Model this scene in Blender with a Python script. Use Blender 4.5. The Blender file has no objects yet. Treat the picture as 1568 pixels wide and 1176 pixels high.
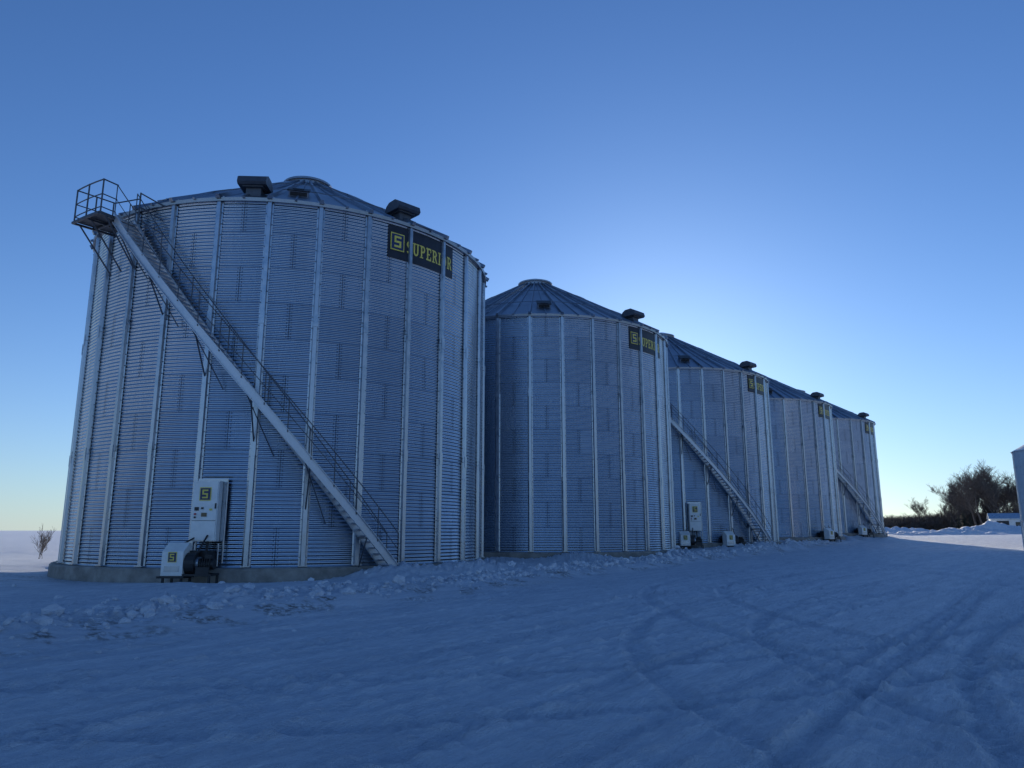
import bpy, math, random, time
import numpy as np
from mathutils import Vector, Matrix
T0=time.time()
random.seed(7)
rng=np.random.default_rng(7)
scene=bpy.context.scene
rad=math.radians
def link(o,parent=None):
    scene.collection.objects.link(o)
    if parent: o.parent=parent
    return o
def empty(name,loc=(0,0,0),rz=0):
    e=bpy.data.objects.new(name,None); e.empty_display_size=.5
    e.location=loc; e.rotation_euler=(0,0,rz); return link(e)
def npmesh(name,V,F,mats,smooth=False):
    me=bpy.data.meshes.new(name); V=np.asarray(V,dtype=np.float32); F=np.asarray(F,dtype=np.int32); k=F.shape[1]
    me.vertices.add(len(V)); me.vertices.foreach_set('co',V.ravel())
    me.loops.add(F.size); me.loops.foreach_set('vertex_index',F.ravel())
    me.polygons.add(len(F)); me.polygons.foreach_set('loop_start',np.arange(0,F.size,k,dtype=np.int32)); me.polygons.foreach_set('loop_total',np.full(len(F),k,dtype=np.int32))
    me.polygons.foreach_set('use_smooth',np.full(len(F),smooth,dtype=bool)); me.update(calc_edges=True)
    for m in mats: me.materials.append(m)
    return me
# ------------------------------------------------------------ mesh builder
class MB:
    def __init__(s): s.v=[]; s.f=[]; s.m=[]
    def add(s,vs,fs,mi=0):
        b=len(s.v); s.v+= [tuple(p) for p in vs]
        for f in fs: s.f.append(tuple(b+i for i in f)); s.m.append(mi)
    def box(s,c,size,mi=0,M=None,taper=None):
        cx,cy,cz=c; a,b,h=[k/2 for k in size]
        vs=[]
        for z in (-h,h):
            k=1 if (taper is None or z<0) else taper
            for x,y in ((-a,-b),(a,-b),(a,b),(-a,b)): vs.append(Vector((cx+x*k,cy+y*k,cz+z)))
        if M: vs=[M@p for p in vs]
        s.add(vs,[(3,2,1,0),(4,5,6,7),(0,1,5,4),(1,2,6,5),(2,3,7,6),(3,0,4,7)],mi)
    def tube(s,p,q,r,r2=None,n=6,mi=0,cap=True):
        p=Vector(p);q=Vector(q); d=(q-p)
        if d.length<1e-6: return
        r2=r if r2 is None else r2
        d.normalize(); u=d.orthogonal().normalized(); w=d.cross(u)
        vs=[]
        for c,rr in ((p,r),(q,r2)):
            for i in range(n):
                a=2*math.pi*i/n; vs.append(c+u*(rr*math.cos(a))+w*(rr*math.sin(a)))
        fs=[(i,(i+1)%n,n+(i+1)%n,n+i) for i in range(n)]
        if cap: fs+= [tuple(range(n-1,-1,-1)),tuple(range(n,2*n))]
        s.add(vs,fs,mi)
    def prism(s,poly,x0,x1,mi=0):
        n=len(poly); vs=[(x0,y,z) for y,z in poly]+[(x1,y,z) for y,z in poly]
        s.add(vs,[(i,(i+1)%n,n+(i+1)%n,n+i) for i in range(n)]+[tuple(range(n-1,-1,-1)),tuple(range(n,2*n))],mi)
    def mesh(s,name,mats,smooth=False):
        me=bpy.data.meshes.new(name); me.from_pydata(s.v,[],s.f)
        for m in mats: me.materials.append(m)
        me.polygons.foreach_set('material_index',s.m)
        if smooth: me.polygons.foreach_set('use_smooth',[True]*len(s.f))
        me.update()
        return me
    def obj(s,name,mats,parent=None,smooth=False):
        return link(bpy.data.objects.new(name,s.mesh(name,mats,smooth)),parent)
def pol(r,a,z): a=rad(a); return (r*math.cos(a),r*math.sin(a),z)
# ------------------------------------------------------------ materials
def newmat(name):
    m=bpy.data.materials.new(name); m.use_nodes=True
    nt=m.node_tree; return m,nt,nt.nodes['Principled BSDF']
def N(nt,t,**kw):
    n=nt.nodes.new(t)
    for k,v in kw.items(): setattr(n,k,v)
    return n
def math_(nt,op,a,b=None,c=None):
    n=N(nt,'ShaderNodeMath',operation=op)
    for i,x in enumerate((a,b,c)):
        if x is None: continue
        if isinstance(x,(int,float)): n.inputs[i].default_value=x
        else: nt.links.new(x,n.inputs[i])
    return n.outputs[0]
def mixc(nt,f,a,b,bt='MIX'):
    n=N(nt,'ShaderNodeMix',data_type='RGBA',blend_type=bt)
    for s_,x in ((0,f),(6,a),(7,b)):
        if isinstance(x,(int,float)): n.inputs[s_].default_value=x
        elif isinstance(x,tuple): n.inputs[s_].default_value=(*x,1)
        else: nt.links.new(x,n.inputs[s_])
    return n.outputs[2]
def ramp(nt,x,lo,hi):
    n=N(nt,'ShaderNodeMapRange'); n.inputs[1].default_value=lo; n.inputs[2].default_value=hi
    nt.links.new(x,n.inputs[0]); return n.outputs[0]
def noise(nt,vec,scale,detail=4,rough=.55):
    n=N(nt,'ShaderNodeTexNoise'); n.inputs['Scale'].default_value=scale; n.inputs['Detail'].default_value=detail
    n.inputs['Roughness'].default_value=rough
    if vec is not None: nt.links.new(vec,n.inputs['Vector'])
    return n.outputs[0]
def ramp_to(nt,x,a,c):
    n=N(nt,'ShaderNodeMapRange'); n.inputs[1].default_value=.3; n.inputs[2].default_value=.7
    n.inputs[3].default_value=a; n.inputs[4].default_value=c
    nt.links.new(x,n.inputs[0]); return n.outputs[0]
def metal(name,c,c2,rough=.4,met=.85,scale=3):
    m,nt,b=newmat(name); tc=N(nt,'ShaderNodeTexCoord'); v=tc.outputs['Object']
    n1=noise(nt,v,scale,5); n2=noise(nt,v,scale*14,2)
    f=math_(nt,'ADD',math_(nt,'MULTIPLY',n1,.75),math_(nt,'MULTIPLY',n2,.25))
    col=mixc(nt,ramp(nt,f,.35,.65),c,c2); nt.links.new(col,b.inputs['Base Color'])
    b.inputs['Metallic'].default_value=met
    nt.links.new(ramp_to(nt,n1,rough-.07,rough+.1),b.inputs['Roughness'])
    return m
def plain(name,c,rough=.5,met=0,var=.12,scale=4):
    m,nt,b=newmat(name); tc=N(nt,'ShaderNodeTexCoord')
    n1=noise(nt,tc.outputs['Object'],scale,5)
    col=mixc(nt,ramp(nt,n1,.35,.65),tuple(k*(1-var) for k in c),tuple(min(1,k*(1+var)) for k in c))
    nt.links.new(col,b.inputs['Base Color']); b.inputs['Roughness'].default_value=rough; b.inputs['Metallic'].default_value=met
    return m
R=8.2; ZB=.45; ZT=12.9; RINGH=(ZT-ZB)/10; PH=-46.0; NCOR=100; PITCH=(ZT-ZB)/NCOR
def wallmat():
    m,nt,b=newmat('galvanized_corrugated_steel'); tc=N(nt,'ShaderNodeTexCoord')
    sp=N(nt,'ShaderNodeSeparateXYZ'); nt.links.new(tc.outputs['Object'],sp.inputs[0])
    ang=math_(nt,'ARCTAN2',sp.outputs[1],sp.outputs[0])
    deg=math_(nt,'MULTIPLY',ang,180/math.pi)
    z=math_(nt,'DIVIDE',math_(nt,'SUBTRACT',sp.outputs[2],ZB),RINGH)
    ring=math_(nt,'FLOOR',z); par=math_(nt,'MODULO',ring,2)
    u=math_(nt,'ADD',math_(nt,'DIVIDE',math_(nt,'ADD',deg,-PH+6+360),24),math_(nt,'MULTIPLY',par,.5))
    cell=math_(nt,'FLOOR',u); fr=math_(nt,'FRACT',u)
    cb=N(nt,'ShaderNodeCombineXYZ'); nt.links.new(cell,cb.inputs[0]); nt.links.new(ring,cb.inputs[1])
    oi=N(nt,'ShaderNodeObjectInfo'); nt.links.new(oi.outputs['Random'],cb.inputs[2])
    wn=N(nt,'ShaderNodeTexWhiteNoise'); nt.links.new(cb.outputs[0],wn.inputs['Vector'])
    d=math_(nt,'MULTIPLY',math_(nt,'MINIMUM',fr,math_(nt,'SUBTRACT',1,fr)),3.44)
    seam=math_(nt,'LESS_THAN',d,.015)
    bc=math_(nt,'LESS_THAN',math_(nt,'ABSOLUTE',math_(nt,'SUBTRACT',d,.075)),.017)
    zb=math_(nt,'FRACT',math_(nt,'DIVIDE',math_(nt,'SUBTRACT',sp.outputs[2],ZB),PITCH))
    bolt=math_(nt,'MULTIPLY',bc,math_(nt,'LESS_THAN',math_(nt,'ABSOLUTE',math_(nt,'SUBTRACT',zb,.5)),.22))
    zf=math_(nt,'FRACT',z)
    hs=math_(nt,'LESS_THAN',math_(nt,'MINIMUM',zf,math_(nt,'SUBTRACT',1,zf)),.010)
    dark=math_(nt,'MINIMUM',math_(nt,'ADD',math_(nt,'ADD',math_(nt,'MULTIPLY',seam,.75),math_(nt,'MULTIPLY',bolt,.7)),math_(nt,'MULTIPLY',hs,.3)),.8)
    n1=noise(nt,tc.outputs['Object'],.8,5,.5)
    mp=N(nt,'ShaderNodeMapping'); mp.inputs['Scale'].default_value=(3,3,.25); nt.links.new(tc.outputs['Object'],mp.inputs[0])
    n2=noise(nt,mp.outputs[0],1.5,4,.5)
    f=math_(nt,'ADD',math_(nt,'ADD',math_(nt,'MULTIPLY',wn.outputs[0],.22),math_(nt,'MULTIPLY',n1,.4)),math_(nt,'MULTIPLY',n2,.4))
    col=mixc(nt,ramp(nt,f,.25,.85),(.32,.38,.45),(.46,.53,.61))
    col=mixc(nt,dark,col,(.04,.05,.07))
    nt.links.new(col,b.inputs['Base Color']); b.inputs['Metallic'].default_value=1.0
    rr=math_(nt,'ADD',math_(nt,'MULTIPLY',f,.14),.19)
    nt.links.new(rr,b.inputs['Roughness'])
    return m
M_wall=wallmat()
M_galv=metal('galvanized_steel',(.32,.36,.41),(.50,.54,.59),.32,.95)
M_roof=metal('galvanized_roof_steel',(.22,.26,.31),(.35,.39,.45),.38,.9,1.2)
M_stair=metal('galvanized_stair_steel',(.48,.51,.55),(.66,.68,.71),.42,.6,2)
M_dark=plain('dark_painted_metal',(.03,.032,.036),.5,.3)
M_vent=plain('vent_galvanized_dull',(.10,.11,.13),.5,.6)
M_white=plain('white_powdercoat',(.80,.80,.77),.42,0,.06)
M_black=plain('sign_navy_vinyl',(.010,.013,.026),.45,0,.3)
M_yel=plain('sign_yellow',(.78,.64,.12),.45,0,.08)
M_blue=plain('sign_blue',(.015,.03,.11),.4)
M_glass=plain('dark_glass',(.02,.025,.03),.1)
def concmat():
    m,nt,b=newmat('foundation_concrete'); tc=N(nt,'ShaderNodeTexCoord'); v=tc.outputs['Object']
    n1=noise(nt,v,2,8,.65); n2=noise(nt,v,30,3)
    c=mixc(nt,ramp(nt,n1,.35,.7),(.20,.185,.165),(.40,.37,.33))
    nt.links.new(c,b.inputs['Base Color']); b.inputs['Roughness'].default_value=.9
    bp=N(nt,'ShaderNodeBump'); bp.inputs['Strength'].default_value=.4; bp.inputs['Distance'].default_value=.02
    nt.links.new(n2,bp.inputs['Height']); nt.links.new(bp.outputs[0],b.inputs['Normal'])
    return m
M_conc=concmat()
# ------------------------------------------------------------ shared bin meshes
def bin_meshes():
    out={}
    sub=8; nz=NCOR*sub; na=120
    t=np.arange(nz+1)/sub; z=ZB+(ZT-ZB)*np.arange(nz+1)/nz
    r=R-.002+.0115*np.cos(2*np.pi*t)
    a=np.radians(PH)+2*np.pi*np.arange(na)/na
    X=np.outer(r,np.cos(a)); Y=np.outer(r,np.sin(a)); Z=np.repeat(z[:,None],na,1)
    V=np.stack([X,Y,Z],-1).reshape(-1,3)
    i=np.arange(nz)[:,None]*na; j=np.arange(na)[None]; j2=(j+1)%na
    F=np.stack([i+j,i+j2,i+na+j2,i+na+j],-1).reshape(-1,4)
    out['wall']=npmesh('wall',V,F,[M_wall],True)
    mb=MB(); prof=[(-.13,.012),(-.085,.02),(-.062,.105),(.062,.105),(.085,.02),(.13,.012)]
    for k in range(30):
        a0=rad(PH+12*k); er=Vector((math.cos(a0),math.sin(a0),0)); et=Vector((-er.y,er.x,0))
        for (z0,z1,g) in ((ZB+.02,4.2,.016),(4.22,8.6,.008),(8.62,ZT+.08,0)):
            vs=[]
            for zz in (z0,z1):
                for tt,rr in prof: p=er*(R+rr+(g if abs(tt)<.12 else 0))+et*(tt*(1+g*4)); vs.append((p.x,p.y,zz))
            mb.add(vs,[(q,q+1,q+7,q+6) for q in range(5)])
            mb.add([vs[1],vs[2],vs[3],vs[4]],[(0,1,2,3)]); mb.add([vs[7],vs[8],vs[9],vs[10]],[(3,2,1,0)])
        M=Matrix(((et.x,er.x,0,0),(et.y,er.y,0,0),(0,0,1,0),(0,0,0,1)))
        for zz in (4.21,8.61): mb.box((0,R+.115,zz),(.16,.03,.42),0,M)
        mb.box((0,R+.07,ZB+.03),(.3,.2,.03),0,M)
        for q in range(31):
            zz=ZB+.3+q*.4
            for sx in (-.108,.108): mb.box((sx,R+.025,zz),(.026,.022,.026),1,M)
    out['stiffeners']=mb.mesh('stiffeners',[M_galv,M_vent])
    mb=MB(); n=30
    r0,z0=R+.17,ZT-.03; r1,z1=.95,17.1
    sub=2
    for k in range(n*sub):
        a0=PH+12*k/sub; a1=a0+12/sub
        ks=[0,.33,.66,1]
        for q in range(3):
            def P(a,s): rr=r0+(r1-r0)*s; return pol(rr,a,z0+(z1-z0)*s)
            mb.add([P(a0,ks[q]),P(a1,ks[q]),P(a1,ks[q+1]),P(a0,ks[q+1])],[(0,1,2,3)])
        big=(k%sub==0); w=.085 if big else .045; h=.12 if big else .05
        e=rad(a0); er=Vector((math.cos(e),math.sin(e),0)); et=Vector((-er.y,er.x,0))
        vs=[]
        for s,ww in ((-.008,1),(.985,.55)):
            rr=r0+(r1-r0)*s; zz=z0+(z1-z0)*s
            c=er*rr+Vector((0,0,zz)); up=Vector((er.x*.5,er.y*.5,.87))
            for t_,hh in ((-w*ww,-.02),(-w*.6*ww,h),(w*.6*ww,h),(w*ww,-.02)): vs.append(c+et*t_+up*hh)
        mb.add(vs,[(0,1,5,4),(1,2,6,5),(2,3,7,6),(3,2,1,0),(4,5,6,7)])
        mb.add([pol(r0,a0,z0),pol(r0,a1,z0),pol(r0-.02,a1,z0-.12),pol(r0-.02,a0,z0-.12)],[(3,2,1,0)])
        mb.add([pol(r0-.02,a0,z0-.12),pol(r0-.02,a1,z0-.12),pol(R-.02,a1,z0-.1),pol(R-.02,a0,z0-.1)],[(3,2,1,0)])
    for rr in (6.3,3.6):
        s=(rr-r0)/(r1-r0); zz=z0+(z1-z0)*s+.14
        for k in range(60): mb.tube(pol(rr,PH+6*k,zz),pol(rr,PH+6*k+6,zz),.022,n=5)
    for k in range(30):
        a0=12*k;a1=a0+12
        mb.add([pol(1.02,a0,16.95),pol(1.02,a1,16.95),pol(1.02,a1,17.3),pol(1.02,a0,17.3)],[(0,1,2,3)])
        mb.add([pol(1.12,a0,17.25),pol(1.12,a1,17.25),pol(1.12,a1,17.34),pol(1.12,a0,17.34)],[(0,1,2,3)])
        mb.add([pol(1.12,a0,17.34),pol(1.12,a1,17.34),pol(.35,a1,17.62),pol(.35,a0,17.62)],[(0,1,2,3)])
        mb.add([pol(.35,a0,17.62),pol(.35,a1,17.62),(0,0,17.66)],[(0,1,2)])
        mb.add([pol(1.12,a0,17.25),pol(1.02,a0,17.25),pol(1.02,a1,17.25),pol(1.12,a1,17.25)],[(0,1,2,3)])
    out['roof']=mb.mesh('roof',[M_roof])
    mb=MB(); nn=96
    for k in range(nn):
        a0=360*k/nn;a1=a0+360/nn
        prof=[(R+.38,-.8),(R+.36,ZB-.06),(R+.31,ZB-.01),(R-.3,ZB)]
        for q in range(3):
            (ra,za),(rb,zb)=prof[q],prof[q+1]
            mb.add([pol(ra,a0,za),pol(ra,a1,za),pol(rb,a1,zb),pol(rb,a0,zb)],[(0,1,2,3)])
    out['foundation']=mb.mesh('foundation',[M_conc],True)
    return out
BM=bin_meshes()
def roofpt(r): return ZT-.03+(17.1-(ZT-.03))*(r-(R+.17))/(.95-(R+.17))
def vent_mesh():
    mb=MB()
    mb.box((0,.05,.02),(.52,.5,.42))
    prof=[(-.5,.30),(-.42,.22),(.36,.22),(.44,.30),(.36,.48),(.18,.60),(-.22,.62),(-.44,.50)]
    mb.prism(prof,-.50,.50)
    mb.box((0,-.02,.2),(.7,.62,.05))
    return mb.mesh('roof_vent',[M_vent])
VM=vent_mesh()
def hatch_mesh():
    mb=MB(); mb.box((0,0,.08),(.7,.7,.2)); mb.box((0,0,.2),(.8,.8,.05),1); mb.tube((-.2,-.44,.26),(.2,-.44,.26),.02,mi=1)
    mb.box((0,-.36,.08),(.6,.02,.14),1)
    return mb.mesh('roof_hatch',[M_roof,M_dark])
HM=hatch_mesh()
C1=Vector((-9.53,32.1,0)); DR=Vector((11.05,14.2,0))
def sst(x,a,b): t=np.clip((x-a)/(b-a),0,1); return t*t*(3-2*t)
def rise(x,y): # the yard climbs gently to the north-east
    d=np.hypot(x,y)
    return np.interp(y,[30,46,60,75,89,120,160],[0,.08,.3,.58,.88,1.0,1.0])*sst(x,-12,4)*(1-sst(d,350,900))
def emblem(mb,x,z,y,s,my,mbl):
    mb.box((x,y,z),(s,.012,s*1.15),my)
    mb.box((x,y-.012,z),(s*.86,.012,s*1.0),mbl)
    w=s*.5;h=s*.62;t=s*.13; yy=y-.024
    mb.box((x,yy,z+h/2),(w,.012,t),my); mb.box((x,yy,z),(w,.012,t),my); mb.box((x,yy,z-h/2),(w,.012,t),my)
    mb.box((x-w/2+t/2,yy-.001,z+h/4),(t,.012,h/2-t*.9),my); mb.box((x+w/2-t/2,yy-.001,z-h/4),(t,.012,h/2-t*.9),my)
def place(name,C,ang,r,z=0):
    p=pol(r,ang,z); return empty(name,(C.x+p[0],C.y+p[1],C.z+z),rad(ang+90))
bins=[]
for i in range(5):
    C=C1+DR*i; C.z=float(rise(C.x,C.y))
    e=empty('grain_bin',C); bins.append(C)
    for nme in ('wall','stiffeners','roof','foundation'): link(bpy.data.objects.new(nme,BM[nme]),e)
    def onroof(me,nm,ang,r):
        o=bpy.data.objects.new(nm,me); o.location=pol(r,ang,roofpt(r)); o.rotation_euler=(0,0,rad(ang+90)); link(o,e)
        return o
    angs=[-87,-46,21,57,129,165] if i==0 else [-45,21,57,129,165]
    for a in angs: onroof(VM,'roof_vent',a,R-.55)
    a=-88 if i else -76
    o=onroof(HM,'roof_hatch',a,6.8); o.rotation_euler=(rad(30),0,rad(a+90))
    mb=MB(); a=-112
    for da in (-1.5,1.5): mb.tube(pol(8.0,a+da,roofpt(8.0)+.12),pol(1.6,a+da*5,roofpt(1.6)+.12),.025)
    for q in range(21):
        rr=7.9-q*.3; k=1.5*8.0/rr if rr>1.7 else 6
        mb.tube(pol(rr,a-k*(.9),roofpt(rr)+.12),pol(rr,a+k*.9,roofpt(rr)+.12),.018)
    mb.obj('roof_ladder',[M_galv],e)
# ------------------------------------------------------------ curved sign: slab-serif lettering built from strokes
def glyphs():
    """each letter: list of polygons in a 0..w x 0..1 box"""
    def rc(x0,y0,x1,y1): return [(x0,y0),(x1,y0),(x1,y1),(x0,y1)]
    def arc(cx,cy,ro_x,ro_y,ri_x,ri_y,a0,a1,n=8):
        out=[]
        for k in range(n):
            b0=rad(a0+(a1-a0)*k/n);b1=rad(a0+(a1-a0)*(k+1)/n)
            out.append([(cx+ri_x*math.cos(b0),cy+ri_y*math.sin(b0)),(cx+ro_x*math.cos(b0),cy+ro_y*math.sin(b0)),(cx+ro_x*math.cos(b1),cy+ro_y*math.sin(b1)),(cx+ri_x*math.cos(b1),cy+ri_y*math.sin(b1))])
        return out
    s=.12
    G={}
    G['S']=(.66,arc(.33,.73,.30,.27,.13,.14,20,270)+arc(.33,.27,.32,.27,.14,.14,-160,90))
    G['U']=(.84,[rc(.12,.3,.30,1),rc(.54,.3,.72,1),rc(.02,.9,.40,1),rc(.45,.9,.82,1)]+arc(.42,.32,.30,.32,.12,.18,180,360))
    G['P']=(.74,[rc(.12,0,.30,1),rc(.02,0,.42,.1),rc(.02,.9,.4,1)]+arc(.36,.71,.32,.29,.15,.15,-90,90)+[rc(.28,.42,.37,.56),rc(.28,.86,.37,1)])
    G['E']=(.74,[rc(.12,0,.30,1),rc(.02,0,.68,.13),rc(.02,.87,.68,1),rc(.3,.44,.52,.56),rc(.58,.1,.68,.32),rc(.58,.68,.68,.9)])
    G['R']=(.82,[rc(.12,0,.30,1),rc(.02,0,.40,.1),rc(.02,.9,.4,1)]+arc(.36,.72,.32,.28,.15,.15,-90,90)+[rc(.28,.44,.37,.57),rc(.28,.87,.37,1),[(.36,.5),(.60,0),(.80,0),(.54,.5)]])
    G['I']=(.42,[rc(.12,0,.30,1),rc(.02,0,.40,.1),rc(.02,.9,.40,1)])
    G['O']=(.84,arc(.42,.5,.38,.5,.2,.34,0,360,20))
    return G
GL=glyphs()
S0,S1=-52.6,-29.6
def sign(C):
    e=empty('company_sign',C)
    mb=MB(); z0,z1=11.4,12.7; rr=R+.028; n=24
    for k in range(n):
        a0=S0+(S1-S0)*k/n;a1=S0+(S1-S0)*(k+1)/n
        A=[pol(rr,a0,z0),pol(rr,a1,z0),pol(rr,a1,z1),pol(rr,a0,z1)]; B=[pol(R+.012,a0,z0),pol(R+.012,a1,z0),pol(R+.012,a1,z1),pol(R+.012,a0,z1)]
        mb.add(A+B,[(0,1,2,3),(4,5,1,0),(3,2,6,7)])
        if k==0: mb.add([A[0],A[3],B[3],B[0]],[(0,1,2,3)])
        if k==n-1: mb.add([A[1],B[1],B[2],A[2]],[(0,1,2,3)])
    mb.obj('panel',[M_black],e)
    A0,A1=-47.2,-30.1; zb,ht=11.72,.50
    word='SUPERIOR'; tot=sum(GL[c][0] for c in word)+.06*(len(word)-1)
    mb=MB(); x=0; q=0
    for c in word:
        wd,ps=GL[c]
        for p in ps:
            q+=1; ro_=rr+.006+.0007*(q%5)
            vs=[pol(ro_,A0+(x+u)/tot*(A1-A0),zb+ht*v) for u,v in p]
            mb.add(vs,[tuple(range(len(vs)))])
        x+=wd+.06
    mb.obj('lettering',[M_yel],e)
    mb=MB(); emblem(mb,0,0,0,.58,0,1)
    o=mb.obj('emblem',[M_yel,M_blue],e); o.location=pol(rr+.02,-50.0,12.05); o.rotation_euler=(0,0,rad(-50.0+90))
for C in bins: sign(C)
# ------------------------------------------------------------ staircase
def stair(C):
    e=empty('spiral_staircase',C)
    A0,A1=-51.0,-117.2; Z0,Z1=.30,12.2; ri,ro=R+.24,R+.96
    def zz(a): return Z0+(Z1-Z0)*(a-A0)/(A1-A0)
    mb=MB(); n=34
    for (r,s) in ((ro,1),(ri,-1)):
        for k in range(n):
            a0=A0+(A1-A0)*k/n;a1=A0+(A1-A0)*(k+1)/n
            h0,h1=-.19,.19
            P=[(r,h0),(r+.02,h0),(r+.02,h1),(r,h1)]
            vs=[pol(q,a0,zz(a0)+h) for q,h in P]+[pol(q,a1,zz(a1)+h) for q,h in P]
            mb.add(vs,[(0,1,5,4),(1,2,6,5),(2,3,7,6),(3,0,4,7)])
            for h in (h0,h1):
                P=[(r+.02,h-.012),(r+.075*s+ (0.02 if s>0 else 0),h-.012),(r+.075*s+(0.02 if s>0 else 0),h+.012),(r+.02,h+.012)]
                vs=[pol(q,a0,zz(a0)+hh) for q,hh in P]+[pol(q,a1,zz(a1)+hh) for q,hh in P]
                mb.add(vs,[(0,1,5,4),(1,2,6,5),(2,3,7,6),(3,0,4,7)])
    mb.obj('stringers',[M_stair],e)
    mb=MB(); nt_=60
    for k in range(nt_):
        a=A0+(A1-A0)*(k+.5)/nt_; er=Vector(pol(1,a,0)); et=Vector((-er.y,er.x,0))
        M=Matrix(((et.x,er.x,0,0),(et.y,er.y,0,0),(0,0,1,0),(0,0,0,1)))
        mb.box((0,(ri+ro)/2,zz(a)+.05),(.2,ro-ri-.04,.025),0,M)
        mb.box((.1,(ri+ro)/2,zz(a)+.035),(.015,ro-ri-.04,.055),0,M)
    mb.obj('treads',[M_galv],e)
    mb=MB(); L=14
    for r,full in ((ro+.03,True),(ri-.02,False)):
        for k in range(L+1):
            a=A0+(A1-A0)*k/L
            if full or k%2==0: mb.tube(pol(r,a,zz(a)+.1),pol(r,a,zz(a)+1.2),.018,n=5)
        m=48
        for k in range(m):
            a0=A0+(A1-A0)*k/m;a1=A0+(A1-A0)*(k+1)/m
            mb.tube(pol(r,a0,zz(a0)+1.2),pol(r,a1,zz(a1)+1.2),.018,n=5)
            if full: mb.tube(pol(r,a0,zz(a0)+.68),pol(r,a1,zz(a1)+.68),.013,n=5)
    p0,p1=A1,-127.0; zf=12.25; RO=R+1.5; RI=R+.2
    for h in (.15,.62,1.15):
        rr=.025 if h>1 else .02
        for k in range(4):
            a0=p0+(p1-p0)*k/4;a1=p0+(p1-p0)*(k+1)/4
            mb.tube(pol(RO,a0,zf+h),pol(RO,a1,zf+h),rr,n=5)
        mb.tube(pol(RO,p1,zf+h),pol(RI,p1,zf+h),rr,n=5)
        mb.tube(pol(RO,p0,zf+h),pol(ro,p0,zf+h),rr,n=5)
        mb.tube(pol(RI,p1,zf+h),pol(R-.4,p1+4,zf+h+.25),rr,n=5)
        mb.tube(pol(RI,p0+1,zf+h),pol(RI,p0+9,zf+h-.7),rr,n=5)
    for a in (p0,(p0+p1)/2,p1): mb.tube(pol(RO,a,zf-.05),pol(RO,a,zf+1.17),.028,n=5)
    for r in (RI+.05,R+.85): mb.tube(pol(r,p1,zf-.05),pol(r,p1,zf+1.17),.028,n=5)
    mb.tube(pol(RI,p0+1,zf),pol(RI,p0+1,zf+1.17),.028,n=5)
    mb.obj('handrails',[M_vent],e)
    mb=MB()
    for k in range(4):
        a0=p0+(p1-p0)*k/4;a1=p0+(p1-p0)*(k+1)/4
        P=[(R+.14,zf-.03),(RO+.02,zf-.03),(RO+.02,zf),(R+.14,zf)]
        vs=[pol(q,a0,h) for q,h in P]+[pol(q,a1,h) for q,h in P]
        mb.add(vs,[(0,1,5,4),(1,2,6,5),(2,3,7,6),(3,0,4,7),(0,3,2,1),(4,5,6,7)])
    for a in (p0,p1,(p0+p1)/2):
        mb.tube(pol(R+.05,a,zf-.09),pol(RO+.05,a,zf-.09),.05,n=4)
        mb.tube(pol(RO-.2,a,zf-.1),pol(R+.08,a,zf-1.6),.03,n=4)
    for r in (R+.8,RO+.05): mb.tube(pol(r,p0,zf-.09),pol(r,p1,zf-.09),.05,n=4)
    for k in range(6):
        a=-58-12*k+0.0
        if a<A1+1: a=A1+1
        z=zz(a)-.2
        mb.tube(pol(ro+.02,a,z+.03),pol(R+.1,a,z-1.25),.028,n=4)
        mb.tube(pol(ro+.02,a,z),pol(R+.1,a,z),.028,n=4)
        if k>0: mb.tube(pol(ro,a-.9,zz(a-.9)-.2),pol(R+.1,a+4.5,z-1.7),.02,n=4)
    mb.obj('platform_and_braces',[M_vent],e)
for i in (0,2,4): stair(bins[i])
# ------------------------------------------------------------ control panel & fan
M_red=plain('red_button',(.5,.02,.02))
def panel(C,ang):
    e=place('electrical_control_panel',C,ang,R+.12)
    mb=MB()
    mb.box((0,-.22,2.2),(.80,.30,1.86),0); mb.box((0,-.385,2.2),(.74,.03,1.8),0)
    mb.box((.07,-.02,2.25),(.96,.05,1.94),1)
    mb.tube((-.34,-.06,1.2),(-.34,-.06,.5),.03,mi=1); mb.tube((.38,-.06,1.2),(.38,-.06,.5),.03,mi=1)
    mb.tube((.53,-.05,3.2),(.53,-.05,.6),.03,mi=1)
    mb.tube((.1,-.2,1.3),(.1,-.25,.7),.045,mi=2)
    mb.box((0,-.405,1.9),(.74,.008,.012),2)
    emblem(mb,.0,2.72,-.41,.36,3,4)
    mb.box((-.24,-.41,2.26),(.13,.02,.11),2); mb.box((-.06,-.42,2.28),(.06,.04,.06),2); mb.box((.2,-.41,2.24),(.08,.02,.06),3)
    mb.box((.0,-.41,2.08),(.17,.012,.12),5); mb.tube((-.27,-.40,2.1),(-.27,-.46,2.1),.03,mi=6); mb.tube((-.27,-.40,2.0),(-.27,-.46,2.0),.03,mi=2)
    mb.box((.35,-.43,2.35),(.03,.05,.16),2)
    mb.obj('cabinet',[M_white,M_galv,M_dark,M_yel,M_blue,M_glass,M_red],e)
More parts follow.
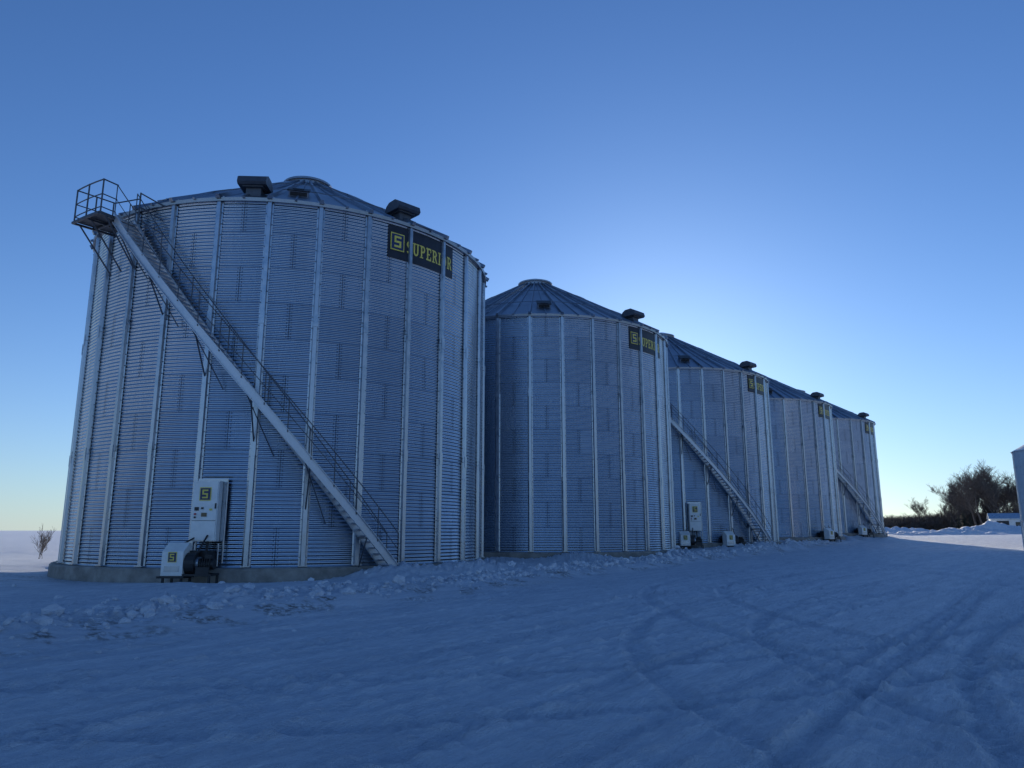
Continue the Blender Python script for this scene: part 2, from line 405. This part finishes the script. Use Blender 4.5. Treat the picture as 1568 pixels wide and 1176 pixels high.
def fan(C,ang):
    e=place('aeration_fan',C,ang,R+.35)
    mb=MB()
    mb.prism([(-1.0,.28),(-.45,.28),(-.45,1.2),(-.62,1.24),(-1.0,.98)],-.68,-.04,0)
    mb.box((-.35,-.72,.24),(.8,.75,.06),1)
    emblem(mb,-.36,.82,-1.01,.26,2,3); mb.box((-.36,-1.008,.48),(.45,.012,.16),4)
    mb.box((.05,-.1,.72),(.75,.7,.5),1)
    n=20
    for (x0,x1,r,m,cz) in ((-.02,.26,.33,1,.62),(.26,.34,.2,4,.62),(.34,.78,.15,1,.6)):
        for k in range(n):
            a0=2*math.pi*k/n;a1=2*math.pi*(k+1)/n
            p=lambda x,a:(x,-.66+r*math.cos(a),cz+r*math.sin(a))
            mb.add([p(x0,a0),p(x0,a1),p(x1,a1),p(x1,a0),(x1,-.66,cz),(x0,-.66,cz)],[(0,1,2,3),(3,2,4),(1,0,5)],m)
    for k in range(5): mb.box((.40+.07*k,-.66,.6),(.02,.35,.35),1)
    mb.box((.12,-.42,.85),(.28,.4,.3),1); mb.box((.6,-.66,.82),(.2,.18,.12),1)
    mb.box((.3,-.68,.3),(1.05,.62,.06),1)
    mb.box((.55,-.98,.42),(.4,.03,.22),1)
    for x in (-.6,-.05,.78):
        for y in (-.42,-1.0): mb.box((x,y,.02),(.06,.06,.5),1)
    mb.tube((.2,-.6,.95),(.3,-.2,1.45),.03,mi=1); mb.tube((-.3,-.5,1.2),(-.1,-.1,1.4),.025,mi=1)
    mb.obj('fan_assembly',[M_white,M_dark,M_yel,M_blue,M_galv],e)
panel(bins[0],-90.4); fan(bins[0],-91.2)
panel(bins[2],-89.6); fan(bins[2],-93); fan(bins[2],-74)
fan(bins[4],-72); fan(bins[3],-60)
print('T bins',time.time()-T0)
# ------------------------------------------------------------ ground
def hsh(ix,iy,s):
    v=np.sin(ix*127.1+iy*311.7+s*74.7)*43758.5453; return v-np.floor(v)
def vn(x,y,s=0):
    ix=np.floor(x);iy=np.floor(y);fx=x-ix;fy=y-iy; fx=fx*fx*(3-2*fx);fy=fy*fy*(3-2*fy)
    a=hsh(ix,iy,s);b=hsh(ix+1,iy,s);c=hsh(ix,iy+1,s);d=hsh(ix+1,iy+1,s)
    return (a*(1-fx)+b*fx)*(1-fy)+(c*(1-fx)+d*fx)*fy-.5
def fbm(x,y,o=4,s=0):
    t=0;a=1
    for k in range(o): t=t+a*vn(x*2**k+k*17.3,y*2**k-k*9.1,s+k); a*=.5
    return t
dvec=np.array([.612,.791])
def edge_t(s):
    return np.interp(s,[-20,-2,6.4,14,23,42,90,140],[-9,-11.2,-12.5,-13.6,-15.0,-17.0,-19.5,-19.5])
tr=np.random.default_rng(3)
tracks=[(tt+ tr.uniform(-.25,.25),tr.uniform(.08,.15),tr.uniform(.018,.042),tr.uniform(0,6.3),tr.uniform(.3,1.0)) for tt in np.arange(-11.7,14,.45)]
arcs=[(16,9,12.5),(16,9,14.4),(22,16,17),(22,16,18.9),(-6,30,22),(-6,30,23.9),(30,-6,27),(30,-6,28.9)]
def height(x,y):
    s=x*dvec[0]+y*dvec[1]; t=x*dvec[1]-y*dvec[0]
    e=edge_t(s)+.5*fbm(s*.35,s*0+1,3,5)
    q=t-e
    far=sst(np.hypot(x,y),60,200)
    h=.06*fbm(x*.12,y*.12,3,1)*(1-far)+far*.5*fbm(x*.01,y*.01,3,2)
    road=sst(q,0,1.0)
    rough=1-road
    f1=fbm(s*1.2,t*7,5,11); f2=fbm(x*5,y*5,4,12)
    rip=np.sin((s*.9+t*.35)*2*np.pi/.26+5*fbm(x*.7,y*.7,3,15))*sst(fbm(x*.25,y*.25,2,17),-.1,.3)
    h=h+road*(.022*f1+.026*f2+.009*rip)
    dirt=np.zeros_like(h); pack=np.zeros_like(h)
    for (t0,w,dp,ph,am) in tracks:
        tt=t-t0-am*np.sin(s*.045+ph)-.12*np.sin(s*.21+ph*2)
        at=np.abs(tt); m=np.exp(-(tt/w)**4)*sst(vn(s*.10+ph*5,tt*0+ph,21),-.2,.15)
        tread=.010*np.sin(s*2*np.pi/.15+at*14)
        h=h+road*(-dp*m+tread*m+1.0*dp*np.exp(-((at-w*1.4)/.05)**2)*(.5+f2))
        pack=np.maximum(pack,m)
    for (cx,cy,rr) in arcs:
        dd=np.hypot(x-cx,y-cy)-rr; an=np.arctan2(y-cy,x-cx)*rr; ad=np.abs(dd)
        m=np.exp(-(dd/.15)**4)
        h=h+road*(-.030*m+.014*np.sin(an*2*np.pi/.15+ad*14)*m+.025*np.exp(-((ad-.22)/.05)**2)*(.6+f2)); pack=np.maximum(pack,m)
    near=1-sst(np.hypot(x,y-20),70,130)
    w=np.exp(-((q+.9)/.75)**2)
    lump=np.clip(fbm(x*1.4,y*1.4,5,31)+.15,0,2)
    lump2=np.abs(fbm(x*4.1,y*4.1,4,33))
    clear=1-np.exp(-(np.clip(np.hypot(x-C1.x,y-C1.y)-R-.3,0,99)/1.6)**2)*sst(-np.degrees(np.arctan2(y-C1.y,x-C1.x)),58,70)
    h=h+near*(w*(.06+.14*lump+.17*lump2)+clear*rough*(.08+.14*np.clip(fbm(x*.5,y*.5,4,35)+.2,0,2)+.14*lump2*sst(-q,0,1)*np.exp(q/9)))
    dirt=near*np.exp(-((q-.2)/.6)**2)*sst(fbm(x*1.8,y*1.8,4,41),-.05,.3)
    for i,C in enumerate(bins):
        d=np.hypot(x-C.x,y-C.y)-R; an=np.degrees(np.arctan2(y-C.y,x-C.x))
        k=.5+fbm(an*.05+i*7,an*0+3,3,50+i)*1.3
        if i==0: amp=np.interp(an,[-180,-72,-60,-50,-40,-10,180],[.0,.0,.12,.5,.5,.3,.2])
        else: amp=np.interp(an,[-180,-120,-95,-60,-10,180],[.08,.08,.18,.4,.3,.2])
        h=h+amp*np.clip(k,0.1,1.2)*np.exp(-((d-.9)/.8)**2)*(1+.7*lump2)
        ins=sst(-d,-.25,.1); h=h*(1-ins)-.3*ins
        dirt=dirt+ (np.exp(-((d-.5)/.35)**2)*sst(fbm(x*2,y*2,3,61),.1,.5)*.8)
    g=np.exp(-(((x+18)/6)**2+((y-24.5)/3.2)**2)); dirt=dirt+g*sst(fbm(x*.9,y*1.6,4,71),-.25,.35)
    sunlit_field=np.maximum(far,sst(-(t+27.2+9),0,3))
    return h+rise(x,y),np.clip(dirt,0,1),pack*road,sunlit_field
def graded(lo,a,b,hi,st,gr):
    c=list(np.arange(a,b+1e-6,st)); d=st;p=b
    while p<hi: d*=gr;p+=d;c.append(p)
    d=st;p=a;l=[]
    while p>lo: d*=gr;p-=d;l.append(p)
    return np.array(l[::-1]+c)
gx=graded(-4000,-8,8,4000,.042,1.022)
gy=graded(-300,5,13,6000,.038,1.015)
X,Y=np.meshgrid(gx,gy); H,D,P,FL=height(X,Y)
nx,ny=len(gx),len(gy); print('ground',nx,ny)
V=np.stack([X,Y,H],-1).reshape(-1,3)
i=(np.arange(ny-1)[:,None]*nx+np.arange(nx-1)[None]).ravel()
F=np.stack([i,i+1,i+nx+1,i+nx],-1)
def snowmat(ground=True):
    m,nt,b=newmat('packed_snow' if ground else 'loose_snow')
    tc=N(nt,'ShaderNodeTexCoord'); v=tc.outputs['Object']
    rot=N(nt,'ShaderNodeMapping'); rot.inputs['Rotation'].default_value=(0,0,rad(-52.3)); nt.links.new(v,rot.inputs[0])
    st=N(nt,'ShaderNodeMapping'); st.inputs['Scale'].default_value=(.25,2.2,1); nt.links.new(rot.outputs[0],st.inputs[0])
    n1=noise(nt,st.outputs[0],1.5,7,.65); n2=noise(nt,v,9,5,.6); n3=noise(nt,v,55,3,.6); n4=noise(nt,st.outputs[0],9,6,.7)
    c=mixc(nt,ramp(nt,n1,.34,.66),(.58,.63,.71),(.80,.84,.90)) if ground else mixc(nt,ramp(nt,n1,.35,.68),(.74,.78,.85),(.88,.90,.94))
    c=mixc(nt,math_(nt,'MULTIPLY',ramp(nt,n4,.50,.62),.42),c,(.48,.53,.62))
    c=mixc(nt,math_(nt,'MULTIPLY',ramp(nt,n2,.5,.7),.22),c,(.50,.55,.65))
    if ground:
        a1=N(nt,'ShaderNodeAttribute',attribute_name='pack'); a2=N(nt,'ShaderNodeAttribute',attribute_name='dirt'); a3=N(nt,'ShaderNodeAttribute',attribute_name='sunlit_field')
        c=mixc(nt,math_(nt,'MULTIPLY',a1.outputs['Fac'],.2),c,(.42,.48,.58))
        c=mixc(nt,a3.outputs['Fac'],c,(.88,.90,.92))  # undisturbed field snow, colour also raised to stand in for bright sun on it
        dd=math_(nt,'MULTIPLY',a2.outputs['Fac'],ramp(nt,n2,.42,.58))
        c=mixc(nt,math_(nt,'MULTIPLY',dd,.85),c,(.10,.08,.06))
        sp=math_(nt,'MULTIPLY',ramp(nt,n3,.66,.72),ramp(nt,n1,.5,.66)); c=mixc(nt,math_(nt,'MULTIPLY',sp,.5),c,(.16,.14,.12))
    nt.links.new(c,b.inputs['Base Color']); b.inputs['Roughness'].default_value=.6
    b.inputs['Specular IOR Level'].default_value=.4
    hh=math_(nt,'ADD',math_(nt,'ADD',math_(nt,'MULTIPLY',n4,.8),math_(nt,'MULTIPLY',n2,.5)),math_(nt,'MULTIPLY',n3,.3))
    bp=N(nt,'ShaderNodeBump'); bp.inputs['Strength'].default_value=1.0; bp.inputs['Distance'].default_value=.08
    nt.links.new(hh,bp.inputs['Height']); nt.links.new(bp.outputs[0],b.inputs['Normal'])
    return m
M_snow=snowmat(); M_loose=snowmat(False)
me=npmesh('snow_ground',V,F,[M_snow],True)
for nm,arr in (('dirt',D),('pack',P),('sunlit_field',FL)):
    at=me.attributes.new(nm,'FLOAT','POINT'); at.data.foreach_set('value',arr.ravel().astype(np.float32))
link(bpy.data.objects.new('snow_ground',me))
print('T ground',time.time()-T0)
def hz(x,y): return float(height(np.array([x]),np.array([y]))[0][0])
mb=MB(); t_=(1+5**.5)/2
ico=[Vector(p).normalized() for p in ((-1,t_,0),(1,t_,0),(-1,-t_,0),(1,-t_,0),(0,-1,t_),(0,1,t_),(0,-1,-t_),(0,1,-t_),(t_,0,-1),(t_,0,1),(-t_,0,-1),(-t_,0,1))]
icf=[(0,11,5),(0,5,1),(0,1,7),(0,7,10),(0,10,11),(1,5,9),(5,11,4),(11,10,2),(10,7,6),(7,1,8),(3,9,4),(3,4,2),(3,2,6),(3,6,8),(3,8,9),(4,9,5),(2,4,11),(6,2,10),(8,6,7),(9,8,1)]
NC=4200
ss=rng.uniform(-3,75,NC); qq=-.8+rng.normal(0,.6,NC); qq[:900]=-rng.exponential(2.0,900)-.2; qq[3900:]=rng.uniform(0,2.5,300)
tt=edge_t(ss)+qq; px=ss*dvec[0]+tt*dvec[1]; py=ss*dvec[1]-tt*dvec[0]
ph=height(px,py)[0]
for x,y,h,q in zip(px,py,ph,qq):
    if min(math.hypot(x-C.x,y-C.y) for C in bins)<R+.6: continue
    s=min(.18,rng.lognormal(-3.2,.6))
    if q>0: s*=.5
    z=rng.uniform(.5,.9); M=Matrix.Rotation(rng.uniform(0,6.3),3,'Z')@Matrix.Rotation(rng.uniform(-.5,.5),3,'X')
    mb.add([M@Vector((p.x*s*rng.uniform(.7,1.35),p.y*s*rng.uniform(.7,1.2),p.z*s*z))+Vector((x,y,h+s*.15)) for p in ico],icf)
mb.obj('snow_chunks',[M_loose])
def snowbank(cx,cy,L,W,Hh,seed,ang):
    n=70;m=24
    U,Vv=np.meshgrid(np.linspace(-1,1,n),np.linspace(-1,1,m))
    env=np.clip(1-U**2,0,1)**.6*np.clip(1-Vv**2,0,1)**.7
    z=Hh*env*(.65+.9*fbm(U*5,Vv*2,4,seed))+.25*env*fbm(U*20,Vv*8,3,seed+1)-.1+float(rise(cx,cy))
    x=U*L;y=Vv*W; c,s=math.cos(ang),math.sin(ang)
    XX=cx+x*c-y*s; YY=cy+x*s+y*c
    i=(np.arange(m-1)[:,None]*n+np.arange(n-1)[None]).ravel()
    me=npmesh('snow_bank',np.stack([XX,YY,z],-1).reshape(-1,3),np.stack([i,i+1,i+n+1,i+n],-1),[M_loose],True)
    link(bpy.data.objects.new('snow_bank',me))
snowbank(76,118,10,4,1.9,91,.1); snowbank(62,108,11,3,1.1,95,.3); snowbank(92,133,9,4,1.5,97,-.1); snowbank(66,132,12,4,1.5,98,.1); snowbank(52,100,8,2.5,.8,99,.5)
# ------------------------------------------------------------ vegetation
M_bark=plain('bare_bark',(.14,.11,.09),.9,0,.3); M_need=plain('spruce_needles',(.035,.05,.035),.8,0,.4,2)
def tree_mesh(seed,H,stems=1,spread=.5,lev=5,r0=.2,twr=.018):
    r_=random.Random(seed); mb=MB()
    def grow(p,d,L,r,l):
        n=3 if l>0 else 2; q=p
        for k in range(n):
            d2=(d+Vector((r_.uniform(-1,1),r_.uniform(-1,1),r_.uniform(-.2,.7)))*.15).normalized()
            q2=q+d2*(L/n); ra=r*(1-.5*k/n); rb=r*(1-.5*(k+1)/n)
            mb.tube(q,q2,max(ra,twr),max(rb,twr*.7),n=5 if l>3 else 3,cap=False)
            if l>0 and (k>0 or l<lev):
                for c in range(r_.choice((1,2,2)) if l>1 else r_.choice((1,2,3))):
                    ph=r_.uniform(0,6.3); ax=Vector((math.cos(ph),math.sin(ph),r_.uniform(.05,.9))).normalized()
                    dd=(d2*(1-spread)+ax*spread*1.1).normalized()
                    grow(q+(q2-q)*r_.uniform(.2,1),dd,L*r_.uniform(.5,.76),rb*r_.uniform(.5,.7),l-1)
            q=q2;d=d2
    for k in range(stems):
        a=r_.uniform(0,6.3); lean=.1 if stems==1 else .4
        grow(Vector((r_.uniform(-.2,.2)*(stems>1),r_.uniform(-.2,.2)*(stems>1),-.2)),Vector((math.cos(a)*lean,math.sin(a)*lean,1)).normalized(),H*.5,r0,lev)
    z=max(v[2] for v in mb.v); k=H/z
    mb.v=[(x*k,y*k,w*k) for x,y,w in mb.v]
    return mb.mesh('bare_tree',[M_bark])
TM=[tree_mesh(11,12,1),tree_mesh(22,11.5,2,.55),tree_mesh(35,11.5,1,.55),tree_mesh(48,11,2,.5)]
def px2w(x,dist): return Vector((math.sin(rad(x))*dist,math.cos(rad(x))*dist,0))
def addtree(me,b,d,s,nm='bare_tree'):
    o=bpy.data.objects.new(nm,me); o.location=px2w(b,d); o.location.z=float(rise(o.location.x,o.location.y))-.2; o.rotation_euler=(0,0,random.uniform(0,6.3)); k=s*random.uniform(.95,1.25); o.scale=(k,k,s); link(o)
rt=random.Random(5)
for k in range(30):
    b=30.0+(k+rt.random())*11.5/30; d=rt.uniform(168,205)
    hh=np.interp(b,[30.0,30.8,31.5,32.4,33.4,34.2,36,42],[.65,1.0,1.3,1.36,1.25,1.2,1.28,1.2])*rt.uniform(.82,1.08)
    addtree(TM[k%4],b,d,hh)
for b,d,s,k in ((28.6,205,.75,0),(28.1,215,.45,2),(27.6,215,.42,1),(29.6,215,.55,3),(30.1,210,.6,1),(29.0,222,.5,2)): addtree(TM[k],b,d,s)
sm=tree_mesh(77,3.4,5,.6,3,.06,.016)
sv=np.array([v.co[:] for v in sm.vertices]); sf=np.array([tuple(p.vertices) for p in sm.polygons if len(p.vertices)==4])
VV=[];FF=[]
for k in range(420):
    b=random.uniform(25.5,42); d=random.uniform(195,265); p=px2w(b,d); a=random.uniform(0,6.3); s=random.uniform(.6,1.5)*(1.25 if b>29.5 else 1.0)
    c,sn=math.cos(a),math.sin(a); w=sv*np.array([s*1.4,s*1.4,s]); FF.append(sf+k*len(sv))
    VV.append(np.stack([w[:,0]*c-w[:,1]*sn+p.x,w[:,0]*sn+w[:,1]*c+p.y,w[:,2]+.8],-1))
link(bpy.data.objects.new('distant_tree_line',npmesh('distant_tree_line',np.concatenate(VV),np.concatenate(FF),[M_bark])))
def spruce(seed,H):
    r_=random.Random(seed); mb=MB(); mb.tube((0,0,0),(0,0,H*.97),H*.02,.02,mi=0)
    z=H*.08
    while z<H:
        f=1-z/H; L=H*.24*f+.1
        for k in range(9):
            a=r_.uniform(0,6.3); l=L*r_.uniform(.75,1.1); dr=-.25*l
            e=Vector((math.cos(a)*l,math.sin(a)*l,dr)); o=Vector((0,0,z)); t=Vector((-math.sin(a),math.cos(a),0))
            for q in range(6):
                c=o+e*((q+.6)/6); w=l*.22*(1-q/8)
                mb.add([c+t*w+Vector((0,0,-w*.5)),c+e*.22,c-t*w+Vector((0,0,-w*.6)),c-e*.12+Vector((0,0,.05*l))],[(0,1,2,3)],1)
        z+=H*.035
    return mb.mesh('spruce_tree',[M_bark,M_need])
SM=spruce(5,6)
for b,d,s in ((30.7,165,.75),(31.0,167,.9),(31.4,164,.75),(30.3,170,.6),(34.1,160,.8)): addtree(SM,b,d,s,'spruce_tree')
shr=tree_mesh(91,2.0,4,.45,3,.02,.007); o=bpy.data.objects.new('bare_shrub',shr); o.location=(-25.9,41.5,hz(-25.9,41.5)-.05); o.scale=(.75,.75,1); link(o)
print('T veg',time.time()-T0)
# ------------------------------------------------------------ white hopper bin, right
C=px2w(36.25,63); C.z=float(rise(C.x,C.y))-.25; e=empty('hopper_bin',C); mb=MB(); n=40; rr=2.4
pr=[(.25,.6),(rr,2.35),(rr,7.1),(rr+.08,7.08),(.45,8.3),(.45,8.5),(.0,8.55)]
for k in range(n):
    a0=360*k/n;a1=a0+360/n
    for (ra,za),(rb,zb) in zip(pr[:-1],pr[1:]): mb.add([pol(ra,a0,za),pol(ra,a1,za),pol(rb,a1,zb),pol(rb,a0,zb)],[(0,1,2,3)])
for z in (2.4,3.6,4.8,6.0,7.0):
    for k in range(n): mb.tube(pol(rr+.01,9*k,z),pol(rr+.01,9*k+9,z),.025,n=4)
for k in range(8):
    a=45*k+10; mb.box(pol(rr-.05,a,1.2),(.12,.12,2.5))
for k in range(n): mb.tube(pol(rr-.05,9*k,.1),pol(rr-.05,9*k+9,.1),.07,n=4)
mb.obj('bin_body',[M_white],e)
mb=MB()
for da in (-5,5): mb.tube(pol(rr+.12,-100+da,.5),pol(rr+.12,-100+da,7.3),.02)
for k in range(22): mb.tube(pol(rr+.12,-105,.7+.3*k),pol(rr+.12,-95,.7+.3*k),.015)
mb.obj('ladder',[M_galv],e)
# ------------------------------------------------------------ small white shed by the trees
P0=px2w(33.4,150); P0.z=float(rise(P0.x,P0.y)); e=empty('storage_shed',P0,rad(-28)); mb=MB()
L=2.6;Wd=1.9
mb.prism([(-Wd,-.3),(Wd,-.3),(Wd,2.5),(0,3.3),(-Wd,2.5)],-L,L,0)
mb.prism([(-Wd-.25,2.42),(0,3.34),(0,3.44),(-Wd-.25,2.52)],-L-.2,L+.2,1); mb.prism([(Wd+.25,2.42),(Wd+.25,2.52),(0,3.44),(0,3.34)],-L-.2,L+.2,1)
mb.box((-.9,-Wd-.02,1.1),(1.7,.05,2.1),2); mb.box((1.3,-Wd-.02,1.6),(.9,.05,.7),3); mb.box((1.3,-Wd-.03,1.6),(1.05,.03,.06),0)
for k in range(14): mb.box((-L+.2+k*.38,-Wd-.008,1.15),(.03,.012,2.4),0)
mb.box((-L-.01,0,1.0),(.04,.9,1.9),2)
mb.obj('shed_body',[M_white,M_galv,M_dark,M_glass],e)
# ------------------------------------------------------------ camera, light, sky
cam=bpy.data.cameras.new('camera'); cam.lens=26; cam.sensor_width=36; cam.clip_end=12000; cam.clip_start=.1
co=link(bpy.data.objects.new('camera',cam)); co.location=(0,0,1.6); co.rotation_euler=(rad(90+11.2),0,0); scene.camera=co
AZ,EL=11,11.5
sd=Vector((math.sin(rad(AZ))*math.cos(rad(EL)),math.cos(rad(AZ))*math.cos(rad(EL)),math.sin(rad(EL))))
sl=bpy.data.lights.new('sun','SUN'); sl.energy=5.0; sl.angle=rad(.5); sl.color=(1,.90,.74)
so=link(bpy.data.objects.new('sun',sl)); so.location=(0,0,50); so.rotation_euler=(-sd).to_track_quat('-Z','Y').to_euler()
w=bpy.data.worlds.new('World'); scene.world=w; w.use_nodes=True; nt=w.node_tree
sk=nt.nodes.new('ShaderNodeTexSky'); sk.sky_type='NISHITA'; sk.sun_disc=False; sk.sun_elevation=rad(EL); sk.sun_rotation=rad(AZ)
sk.air_density=1.0; sk.dust_density=.3; sk.ozone_density=3.0; sk.altitude=500
bg=nt.nodes['Background']; bg.inputs[1].default_value=.102
wb=mixc(nt,1.0,sk.outputs[0],(.76,1.06,1.50),'MULTIPLY')
# low winter haze: pales the lowest few degrees all round
tcw=N(nt,'ShaderNodeTexCoord'); sp=N(nt,'ShaderNodeSeparateXYZ'); nt.links.new(tcw.outputs['Generated'],sp.inputs[0])
zc=math_(nt,'MAXIMUM',sp.outputs[2],0.0)
hf=math_(nt,'MULTIPLY',math_(nt,'EXPONENT',math_(nt,'MULTIPLY',zc,-8.0)),.5)
wb=mixc(nt,hf,wb,(6.2,7.0,7.3))
nt.links.new(wb,bg.inputs[0])
scene.view_settings.view_transform='Standard'; scene.view_settings.look='None'; scene.view_settings.exposure=0
print('T all',time.time()-T0)
